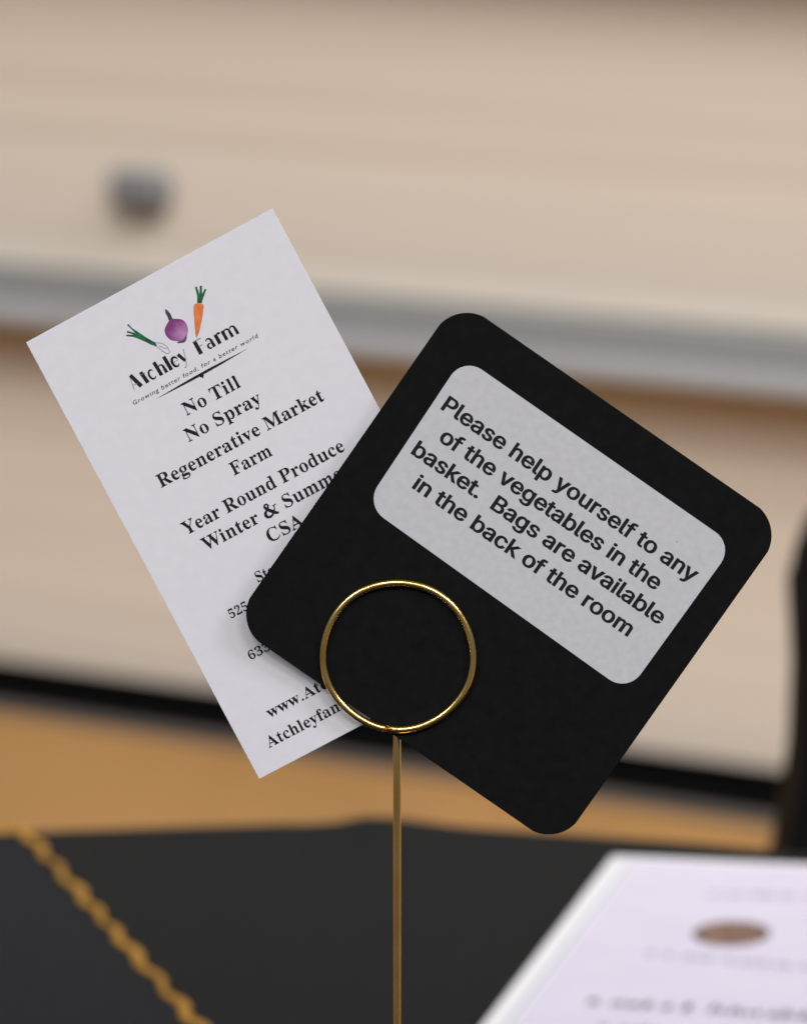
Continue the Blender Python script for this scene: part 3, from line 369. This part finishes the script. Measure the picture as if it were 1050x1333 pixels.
def braid(path_fn, length, name):
    """a flat twisted braid: swelling lozenges that sway from side to side"""
    bm = bmesh.new(); P = .0307; n_ = int(length / .0011); prev = None
    for i in range(n_ + 1):
        s = length * i / n_; c, t, nn = path_fn(s)
        ph = 2 * math.pi * s / P
        off = .0011 * math.sin(ph + .6 * math.sin(ph * .23)); hw = .0015 + .0002 * math.cos(ph + .9) + .0003 * math.sin(ph * .37 + 1)
        h = .0013 + .0002 * math.cos(ph + .6)
        row = []
        for u in (-1, -.8, -.4, 0, .4, .8, 1):
            p = c + nn * (off + hw * u)
            z = TZ + cloth_z(p.x, p.y) + .0018 + h * math.sqrt(max(0, 1 - u * u))
            row.append(bm.verts.new((p.x, p.y, z)))
        if prev:
            for a in range(6): bm.faces.new((prev[a], prev[a + 1], row[a + 1], row[a]))
        prev = row
    bmesh.ops.recalc_face_normals(bm, faces=bm.faces)
    o = smooth(obj(name, bm, M['trim'], run))
    return o
braid(lambda s: (E0 + ed * s, ed, en), .70, 'gold_braid')
def far_path(s):
    # along the far rim of the table, to the left
    rr_ = TR - .006; yc = TCY + THL
    a0 = math.atan2(E0.y - yc, E0.x - TCX); a = a0 + s / rr_
    c = Vector((TCX + rr_ * math.cos(a), yc + rr_ * math.sin(a)))
    return c, Vector((-math.sin(a), math.cos(a))), Vector((math.cos(a), math.sin(a)))
braid(far_path, .17, 'gold_braid')

# ================================================================== LEAFLET on the table
LR = R(-11.7)
lf = empty('leaflet', (.0668, 1.7165, TZ + .0022), LR)      # local x right, local -y towards the viewer
tag(lf, 'white and lilac printed leaflet with a round brown emblem lying on the black tablecloth', 'leaflet')
LW, LH = .108, .28
def rrect(x0, x1, y0, y1, r, n=6):
    out = []
    for cx, cy, a in ((x1 - r, y1 - r, 0), (x0 + r, y1 - r, 90), (x0 + r, y0 + r, 180), (x1 - r, y0 + r, 270)):
        out += [(cx + r * math.cos(R(a + 90 * i / n)), cy + r * math.sin(R(a + 90 * i / n))) for i in range(n + 1)]
    return out
obj('cover', plate_bm(rrect(0, LW, -LH, 0, .0015), 0, .0016, .0004), M['leaf'], lf)
pg = obj('printed_page', plate_bm(rrect(.0086, LW - .003, -LH + .004, -.0065, .001), .0016, .00172), M['page'], lf)
def to_leaf(x, y):
    d = Vector((x - .0668, y - 1.729)); c, s = math.cos(-LR), math.sin(-LR)
    return d.x * c - d.y * s, d.x * s + d.y * c
bm = bmesh.new()
fill([[(6.4, -6), (6.4, -272), (7.2, -272), (7.2, -6)]], .00172, bm)
obj('border_line', bm, M['blueline'], lf)
ex, ey = to_leaf(.0984, 1.622)
def oval(r): return [(x, ey * 1000 + (y - ey * 1000) * 1.38) for x, y in disc(ex * 1000, ey * 1000, r, 40)]
bm = bmesh.new(); fill([oval(11.6)], .00180, bm); em = obj('emblem', bm, M['emblem_rim'], lf)
bm = bmesh.new(); fill([oval(9.4)], .00186, bm); obj('emblem_centre', bm, M['emblem'], em)
random.seed(7)
def scribble(bm, x0, y0, x1, y1, hgt, weight, gaps=()):
    """a line of print too far out of focus to read: letter-sized marks"""
    d = Vector((x1 - x0, y1 - y0)); Ln = d.length; d.normalize(); nn = Vector((-d.y, d.x)); s = 0
    while s < Ln:
        if any(a < s / Ln < b for a, b in gaps): s += hgt * .3; continue
        w = hgt * random.uniform(.3, .95); h = hgt * random.choice((.8, 1, 1, 1.5, 1.7))
        for st in ([(0, 0), (0, h)], [(0, h * .6), (w * .5, hgt)], [(w * .55, hgt), (w * .6, 0)]):
            pp = [(x0 + d.x * (s + a) + nn.x * b, y0 + d.y * (s + a) + nn.y * b, weight) for a, b in st]
            fill(stroke(pp), .00182, bm)
        s += w + hgt * random.choice((.15, .25, .3, .7))
def leafline(a, b, hgt, weight, m, gaps=()):
    bm = bmesh.new(); p = to_leaf(*a); q = to_leaf(*b)
    scribble(bm, p[0] * 1000, p[1] * 1000, q[0] * 1000, q[1] * 1000, hgt, weight, gaps)
    return obj('print_line', bm, m, lf)
leafline((.0525, 1.536), (.1190, 1.516), 5.6, 1.35, M['greyprint'], ((.41, .50),))
leafline((.0715, 1.594), (.1180, 1.577), 4.0, 1.0, M['blueline'])
leafline((.0950, 1.672), (.1330, 1.668), 3.4, 1.0, M['blueline'])
leafline((.0545, 1.508), (.0690, 1.504), 4.0, 1.2, M['blueline'])
leafline((.0800, 1.500), (.1000, 1.494), 3.6, .8, M['greyprint'])

# ================================================================== CHAIR behind the table
ch = empty('chair', (.3795, 2.16, 0), R(4))
tag(ch, 'black chair with a rounded backrest standing behind the table at the right', 'chair')
def back_outline():
    L_ = [(-.252, .47), (-.246, .60), (-.240, .645), (-.228, .690), (-.222, .73), (-.221, .765), (-.223, .80)]
    top = [(-.222, .812), (-.217, .826), (-.206, .838), (-.192, .845), (-.15, .851), (-.08, .856), (0, .858)]
    half = [(x, z - .045) for x, z in L_] + [(x, z - .045) for x, z in top]
    return half + [(-x, z) for x, z in half[::-1][1:]]
bm = bmesh.new(); ol = back_outline()
fr = [bm.verts.new((x, -.022 + .35 * x * x, z)) for x, z in ol]; bkv = [bm.verts.new((x, .022 + .35 * x * x, z)) for x, z in ol]
nn_ = len(ol)
f1 = bm.faces.new(fr); f2 = bm.faces.new(bkv[::-1])
for i in range(nn_): bm.faces.new((fr[i], bkv[i], bkv[(i + 1) % nn_], fr[(i + 1) % nn_]))
bmesh.ops.bevel(bm, geom=list(f1.edges) + list(f2.edges), offset=.012, segments=3, profile=.5, affect='EDGES')
bmesh.ops.recalc_face_normals(bm, faces=bm.faces)
smooth(obj('backrest', bm, M['chair'], ch))
obj('seat', box_bm(bmesh.new(), -.23, .23, -.36, .03, .42, .475, .02, 3), M['chair'], ch)
for sx in (-1, 1):
    bm = bmesh.new(); tube_bm(bm, [(sx * .20, -.33, .43), (sx * .215, -.36, 0)], .012); obj('leg', bm, M['chair_leg'], ch)
    bm = bmesh.new(); tube_bm(bm, [(sx * .20, .03, .60), (sx * .205, .05, .42), (sx * .215, .11, 0)], .012); obj('leg', bm, M['chair_leg'], ch)

# ================================================================== THE CARDS
def pose(o, rot, loc):
    m = Matrix(rot).to_4x4(); m.translation = Vector(loc); o.matrix_world = m
CARD_R = ((0.8730, -0.4707, -0.1276), (-0.0697, 0.1384, -0.9879), (0.4826, 0.8714, 0.0880)); CARD_C = (-0.0252, 0.9938, 0.9740)
SIGN_R = ((0.8220, 0.5671, -0.0530), (-0.0691, 0.0069, -0.9976), (-0.5653, 0.8236, 0.0449)); SIGN_C = (0.0190, 0.9856, 0.9605)
Z1 = .00004
# --- white business card
CW, CH = .0520, .0910
card = obj('business_card', plate_bm([(-CW / 2, -CH / 2), (CW / 2, -CH / 2), (CW / 2, CH / 2), (-CW / 2, CH / 2)], -.00038, 0, .00006), M['card'])
pose(card, CARD_R, CARD_C)
tag(card, 'white farm business card with vegetable drawings tucked behind the black sign', 'business card')
bm = bmesh.new()
def sl(t, x0, x1, b, cap=2.45, ref='N', **k): text_line(bm, 'serif', t, x0, x1, b, cap, Z1, ref, **k)
sl('No Till', -6.0, 5.45, 19.6)
sl('No Spray', -7.95, 7.55, 15.2)
sl('Regenerative Market', -16.5, 17.95, 10.2)
sl('Farm', -3.45, 4.65, 5.82)
sl('Year Round Produce', -16.6, 16.9, .33)
sl('Winter & Summer', -14.7, 15.9, -3.95)
sl('CSA', -3.45, 3.85, -8.15)
sl('Ste', -8.85, -5.35, -13.5, 1.95, 'S')
sl('525 N', -16.5, -10.2, -17.05, 1.75, '5')
sl('633', -16.95, -12.6, -25.45, 1.75, '6')
sl('www.Atc', -18.95, -6.5, -36.5, 2.1, 'A')
sl('Atchleyfam', -21.6, -5.7, -41.3, 2.15, 'A')
obj('printed_text', bm, M['ink'], card)

# logo lettering: heavy stems, hairline joins
B0 = 28.32
def fat(s, k=1.12): return [(x, y, w * k) for x, y, w in s]
bm = bmesh.new(); hv = []
hv += stroke(fat([(-11.72, B0 + 2.75, .62), (-10.85, B0, .72)]))                                    # A
hv += stroke(fat([(-9.75, B0 + 2.35, .60), (-9.45, B0, .66)]))                                      # t
hv += arc(-8.05, B0 + .98, .58, .88, 40, 320, .12, .12, mid=.46)                               # c
hv += stroke(fat([(-6.72, B0 + 2.8, .60), (-6.55, B0, .62)])); hv += stroke(fat([(-5.55, B0 + 1.35, .40), (-5.48, B0, .58)])); hv += arc(-6.0, B0 + 1.25, .48, .55, 160, 0, .10, .40)   # h
hv += stroke(fat([(-4.62, B0 + 2.85, .62), (-4.48, B0, .64)]))                                      # l
hv += arc(-3.12, B0 + .98, .62, .90, 20, 320, .16, .12, mid=.58)                                # e
hv += stroke(fat([(-2.10, B0 + 1.95, .58), (-1.42, B0 + .25, .46)]))                                # y
hv += stroke(fat([(1.75, B0 + 2.65, .64), (1.78, B0, .70)]))                                        # F
hv += stroke(fat([(4.55, B0 + 1.35, .46), (4.62, B0, .56)])); hv += arc(4.05, B0 + 1.35, .52, .52, 150, 0, .16, .44); hv += arc(4.0, B0 + .52, .45, .45, 60, 300, .14, .14, mid=.42)   # a
hv += stroke(fat([(5.72, B0 + 1.9, .58), (5.76, B0, .62)])); hv += arc(6.25, B0 + 1.35, .42, .50, 150, 55, .18, .46)   # r
hv += stroke(fat([(7.18, B0 + 1.9, .54), (7.22, B0, .56)]))                                         # m
hv += stroke(fat([(8.36, B0 + 1.3, .42), (8.40, B0, .54)])); hv += arc(7.85, B0 + 1.25, .52, .58, 160, 0, .14, .42)
hv += stroke(fat([(9.50, B0 + 1.3, .42), (9.55, B0, .54)])); hv += arc(9.0, B0 + 1.25, .52, .58, 160, 0, .14, .42)
fill(hv, Z1, bm)
obj('logo_lettering', bm, M['ink'], card)
bm = bmesh.new(); th = []
th += stroke([(-11.9, B0 + 2.75, .12), (-12.35, B0 - .05, .14)]); th += stroke([(-12.15, B0 + .85, .13), (-11.25, B0 + .85, .13)])
th += stroke([(-10.15, B0 + 1.85, .16), (-8.95, B0 + 1.85, .16)])
th += stroke([(-3.7, B0 + 1.0, .13), (-2.5, B0 + 1.12, .13)])
th += stroke([(-.72, B0 + 2.35, .13), (-1.15, B0 + .8, .14), (-1.55, B0 - .45, .14), (-1.9, B0 - .8, .16), (-2.15, B0 - .75, .18)])
th += stroke([(1.35, B0 + 2.58, .18), (3.05, B0 + 2.62, .26)]); th += stroke([(2.0, B0 + 1.38, .16), (2.75, B0 + 1.40, .22)])
fill(th, Z1, bm)
obj('logo_hairlines', bm, M['hair'], card)
# tagline in a light slanted face
tcv = bpy.data.curves.new('tagline', 'FONT'); tcv.body = 'Growing better food, for a better world'; tcv.size = 1; tcv.shear = .18; tcv.space_character = 1.22; tcv.resolution_u = 3; tcv.offset = .006
tmp = bpy.data.objects.new('tagline', tcv); COL.objects.link(tmp)
me = bpy.data.meshes.new_from_object(tmp.evaluated_get(bpy.context.evaluated_depsgraph_get()))
bpy.data.objects.remove(tmp); me.materials.clear()
xs = [v.co.x for v in me.vertices]; lo, hi = min(xs), max(xs)
for v in me.vertices:
    x = -13.75 + (v.co.x - lo) / (hi - lo) * 26.4
    v.co = Vector((x * .001, (25.92 + .10 * (x + 13.7) / 26 + v.co.y * 1.12) * .001, Z1))
obj('tagline_lettering', me, M['ink_thin'], card)
# swash under the tagline with its little point
bm = bmesh.new()
up = []; dn = []
for i in range(41):
    t = i / 40; x = -9.5 + 19.2 * t; y = 24.98 + .15 * t; w = .23 * math.sin(math.pi * t) ** 1.15 + .015
    up.append((x, y + w)); dn.append((x, y - w))
fill([ccw(dn + up[::-1]), ccw([(-.55, 24.85), (.45, 24.85), (-.02, 24.22)])], Z1, bm)
obj('swash_line', bm, M['ink'], card)
LEEK = [(-7.53, 39.54), (-7.23, 38.39), (-6.67, 37.42), (-5.98, 36.13), (-5.34, 35.03), (-4.69, 34.08), (-4.81, 33.3), (-5.55, 34.08), (-6.25, 35.06), (-7.07, 36.11), (-7.84, 36.97), (-8.91, 37.71), (-8.82, 37.97), (-7.85, 37.39), (-7.66, 37.38), (-8.53, 38.27), (-8.3, 38.48), (-7.46, 37.68), (-7.17, 37.22), (-7.39, 38.1), (-7.84, 39.4)]
BULB = [[(-4.63, 34.05), (-3.72, 33.45), (-3.13, 32.41), (-3.21, 31.39), (-3.53, 31.23)], [(-4.76, 33.25), (-4.29, 32.12), (-3.89, 31.42), (-3.46, 31.22)], [(-4.41, 33.32), (-3.59, 32.27), (-3.12, 32.22)]]
ONION = [(-0.58, 36.52), (-1.63, 35.87), (-2.23, 35.28), (-2.4, 34.45), (-2.21, 33.52), (-1.71, 32.87), (-0.91, 32.37), (-0.04, 31.98), (0.82, 32.28), (1.7, 33.18), (1.97, 34.1), (1.93, 35.03), (1.52, 35.7), (0.7, 36.17), (0.18, 36.5)]
NECK = [(-0.6, 36.5), (0.16, 36.47), (0.23, 37.45), (0.1, 38.21), (-0.16, 38.73), (-0.48, 38.14), (-0.47, 37.3)]
ROOT = [(-1.18, 32.29), (-0.79, 32.3), (0.03, 32.1), (0.71, 32.49), (1.2, 32.69), (0.44, 31.72), (-0.2, 31.68), (-1.2, 32.11)]
CARROT = [(5.12, 37.03), (6.55, 36.27), (6.15, 35.39), (4.13, 32.83), (2.93, 31.64), (2.25, 31.2), (2.75, 32.47), (4.05, 35.42), (4.61, 36.58)]
TOPS = [(5.58, 36.86), (6.3, 36.48), (7.22, 37.37), (8.27, 38.27), (8.04, 38.46), (7.12, 37.86), (7.85, 39.21), (7.51, 39.4), (6.69, 38.02), (6.95, 39.52), (6.61, 39.59), (6.16, 37.93)]
def flat(name, loops, m, z=Z1, parent=card):
    bm = bmesh.new(); fill([ccw(l) for l in loops], z, bm); return obj(name, bm, m, parent)
flat('leek_drawing', [LEEK], M['leek'])
bm = bmesh.new(); lines = []
for l in BULB: lines += stroke([(x, y, .13) for x, y in l])
fill(lines, Z1, bm); obj('leek_bulb_outline', bm, M['hair'], card)
def soften(l, it=2):
    for _ in range(it):
        q = []
        for i in range(len(l)):
            a, b = l[i], l[(i + 1) % len(l)]
            q += [(a[0] * .75 + b[0] * .25, a[1] * .75 + b[1] * .25), (a[0] * .25 + b[0] * .75, a[1] * .25 + b[1] * .75)]
        l = q
    return l
on = flat('onion_drawing', [soften(ONION)], M['onion'])
flat('onion_neck', [NECK], M['neck'], Z1 * 1.6, on)
flat('onion_root', [soften(ROOT, 1)], M['root'], Z1 * 1.6, on)
ca = flat('carrot_drawing', [soften(CARROT, 1)], M['carrot'])
flat('carrot_leaves', [TOPS], M['tops'], Z1 * 1.6, ca)

# --- black square sign with a pale sticker
HX, HY, CC, CR = 36.2, 36.2, 5.7, 6.9
def cut_corner(cx, cy, ax, ay):
    """arc between two points CC before the corner, a little flatter than a true fillet"""
    p0 = Vector((cx - ax * CC, cy)) if True else None; p1 = Vector((cx, cy - ay * CC))
    mid = (p0 + p1) / 2; d = (p1 - p0).length / 2; hgt = math.sqrt(CR * CR - d * d)
    inward = Vector((-ax, -ay)).normalized(); c = mid + inward * hgt
    a0 = math.atan2(p0.y - c.y, p0.x - c.x); a1 = math.atan2(p1.y - c.y, p1.x - c.x)
    da = (a1 - a0 + math.pi) % (2 * math.pi) - math.pi
    return [(c.x + CR * math.cos(a0 + da * i / 12), c.y + CR * math.sin(a0 + da * i / 12)) for i in range(13)]
ol = cut_corner(HX, HY, 1, 1)[::-1] + cut_corner(-HX, HY, -1, 1) + cut_corner(-HX, -HY, -1, -1)[::-1] + cut_corner(HX, -HY, 1, -1)
sign = obj('black_sign', plate_bm([(x * .001, y * .001) for x, y in ol], -.0007, 0, .0001), M['sign'])
pose(sign, SIGN_R, SIGN_C)
tag(sign, 'square black card sign with cut corners and a pale sticker held by the gold ring', 'sign')
def round_quad(c, r, n=8):
    out = []
    for i in range(4):
        p = Vector(c[i]); a = (Vector(c[i - 1]) - p).normalized(); b = (Vector(c[(i + 1) % 4]) - p).normalized()
        p0 = p + a * r; p1 = p + b * r
        for k in range(n + 1):
            t = k / n; w = .62
            # conic section close to a circular fillet
            den = (1 - t) ** 2 + 2 * w * 1.14 * t * (1 - t) + t * t
            q = (p0 * (1 - t) ** 2 + p * 2 * w * 1.14 * t * (1 - t) + p1 * t * t) / den
            out.append((q.x, q.y))
    return out
so = round_quad([(-29.35, 28.15), (30.45, 28.05), (30.1, -5.25), (-28.65, -4.3)], 4.1)
st = obj('sticker', plate_bm([(x * .001, y * .001) for x, y in ccw(so)], .00003, .00012, .00003), M['sticker'], sign)
bm = bmesh.new(); Z2 = .00016
def hl(t, x0, x1, b, cap, ref, **k): text_line(bm, 'sans', t, x0, x1, b, cap, Z2, ref, space=195, **k)
hl('Please help yourself to any', -27.4, 28.25, 18.05, 2.95, 'P')
hl('of the vegetables in the', -24.5, 23.6, 13.05, 2.95, 'h')
hl('basket.  Bags are available', -27.25, 27.75, 8.25, 2.95, 'b')
hl('in the back of the room', -23.55, 24.25, 3.2, 2.95, 'h')
obj('printed_text', bm, M['ink'], st)
bm = bmesh.new(); fill([disc(21.6, 22.6, .14, 7)], Z2, bm)
obj('speck', bm, M['hair'], st)

# ================================================================== GOLD WIRE CARD HOLDER
SM = Matrix(SIGN_R).to_4x4(); SM.translation = Vector(SIGN_C)
CM = Matrix(CARD_R).to_4x4(); CM.translation = Vector(CARD_C)
CMi = CM.inverted()
sn = Vector((SIGN_R[0][2], SIGN_R[1][2], SIGN_R[2][2])); cn = Vector((CARD_R[0][2], CARD_R[1][2], CARD_R[2][2]))
RC = Vector((-7.97e-3, -23.63e-3)); RR = .01362; WR = .00069
ROLL = .6027
def ring_pt(deg, z):
    a = R(deg) + ROLL
    rr_ = RR * (1 + .007 * math.sin(2 * a + .6) + .004 * math.sin(5 * a))
    return SM @ Vector((RC.x + rr_ * math.cos(a), RC.y + rr_ * math.sin(a), z))
def rear_z(deg):
    """depth on the sign's normal that puts the wire just behind the white card"""
    p = ring_pt(deg, 0)
    t = ((Vector(CARD_C) - p).dot(cn)) / sn.dot(cn)
    return min(t - .00038 - WR - .00005, -.0018)
pts = []
random.seed(3)
ZF = WR + .00004
for i in range(0, 352, 2):                     # front coil: from the cut end, up the left, over the top, down the right
    d = -99 - i
    pts.append(ring_pt(d, ZF + .0004 * max(0, 1 - i / 16)))
d0 = -99 - 350; zr = rear_z(d0 - 34)
for i in range(1, 17):                          # the step to the rear coil under the cards
    t = i / 16; e = t * t * (3 - 2 * t); d = d0 - 2 * i
    pts.append(ring_pt(d, ZF + (zr - ZF) * e))
dl = d0 - 32
end = -450 - 360
while dl > end + 2:
    dl -= 2; pts.append(ring_pt(dl, rear_z(dl)))
holder_foot = ring_pt(-91.5, rear_z(-91.5))
hold = empty('card_holder', (holder_foot.x, holder_foot.y, TZ + .0015))
tag(hold, 'gold wire card holder with a round ring on a thin upright stem', 'card holder')
bm = bmesh.new()
rad = [WR * (1 + .035 * math.sin(i * .37) * math.sin(i * .11 + 1)) for i in range(len(pts))]
rad[0] = WR * .8
tube_bm(bm, [p - hold.location for p in pts], rad, 20)
smooth(obj('ring', bm, M['gold'], hold))
bm = bmesh.new(); top = holder_foot - hold.location
tube_bm(bm, [(0, 0, 0), (0, 0, top.z * .5), (0, 0, top.z - .004), (0, 0, top.z - .0012), (0, 0, top.z - .0003)], [.00073, .00073, .00073, .00068, .0004], 20)
smooth(obj('stem', bm, M['gold'], hold))
bm = bmesh.new(); lathe_bm(bm, [(.032, -.0005), (.033, .0), (.033, .003), (.0325, .0036), (.004, .0042), (.0025, .0060), (.0012, .0068)])
obj('base', bm, M['gold'], hold)
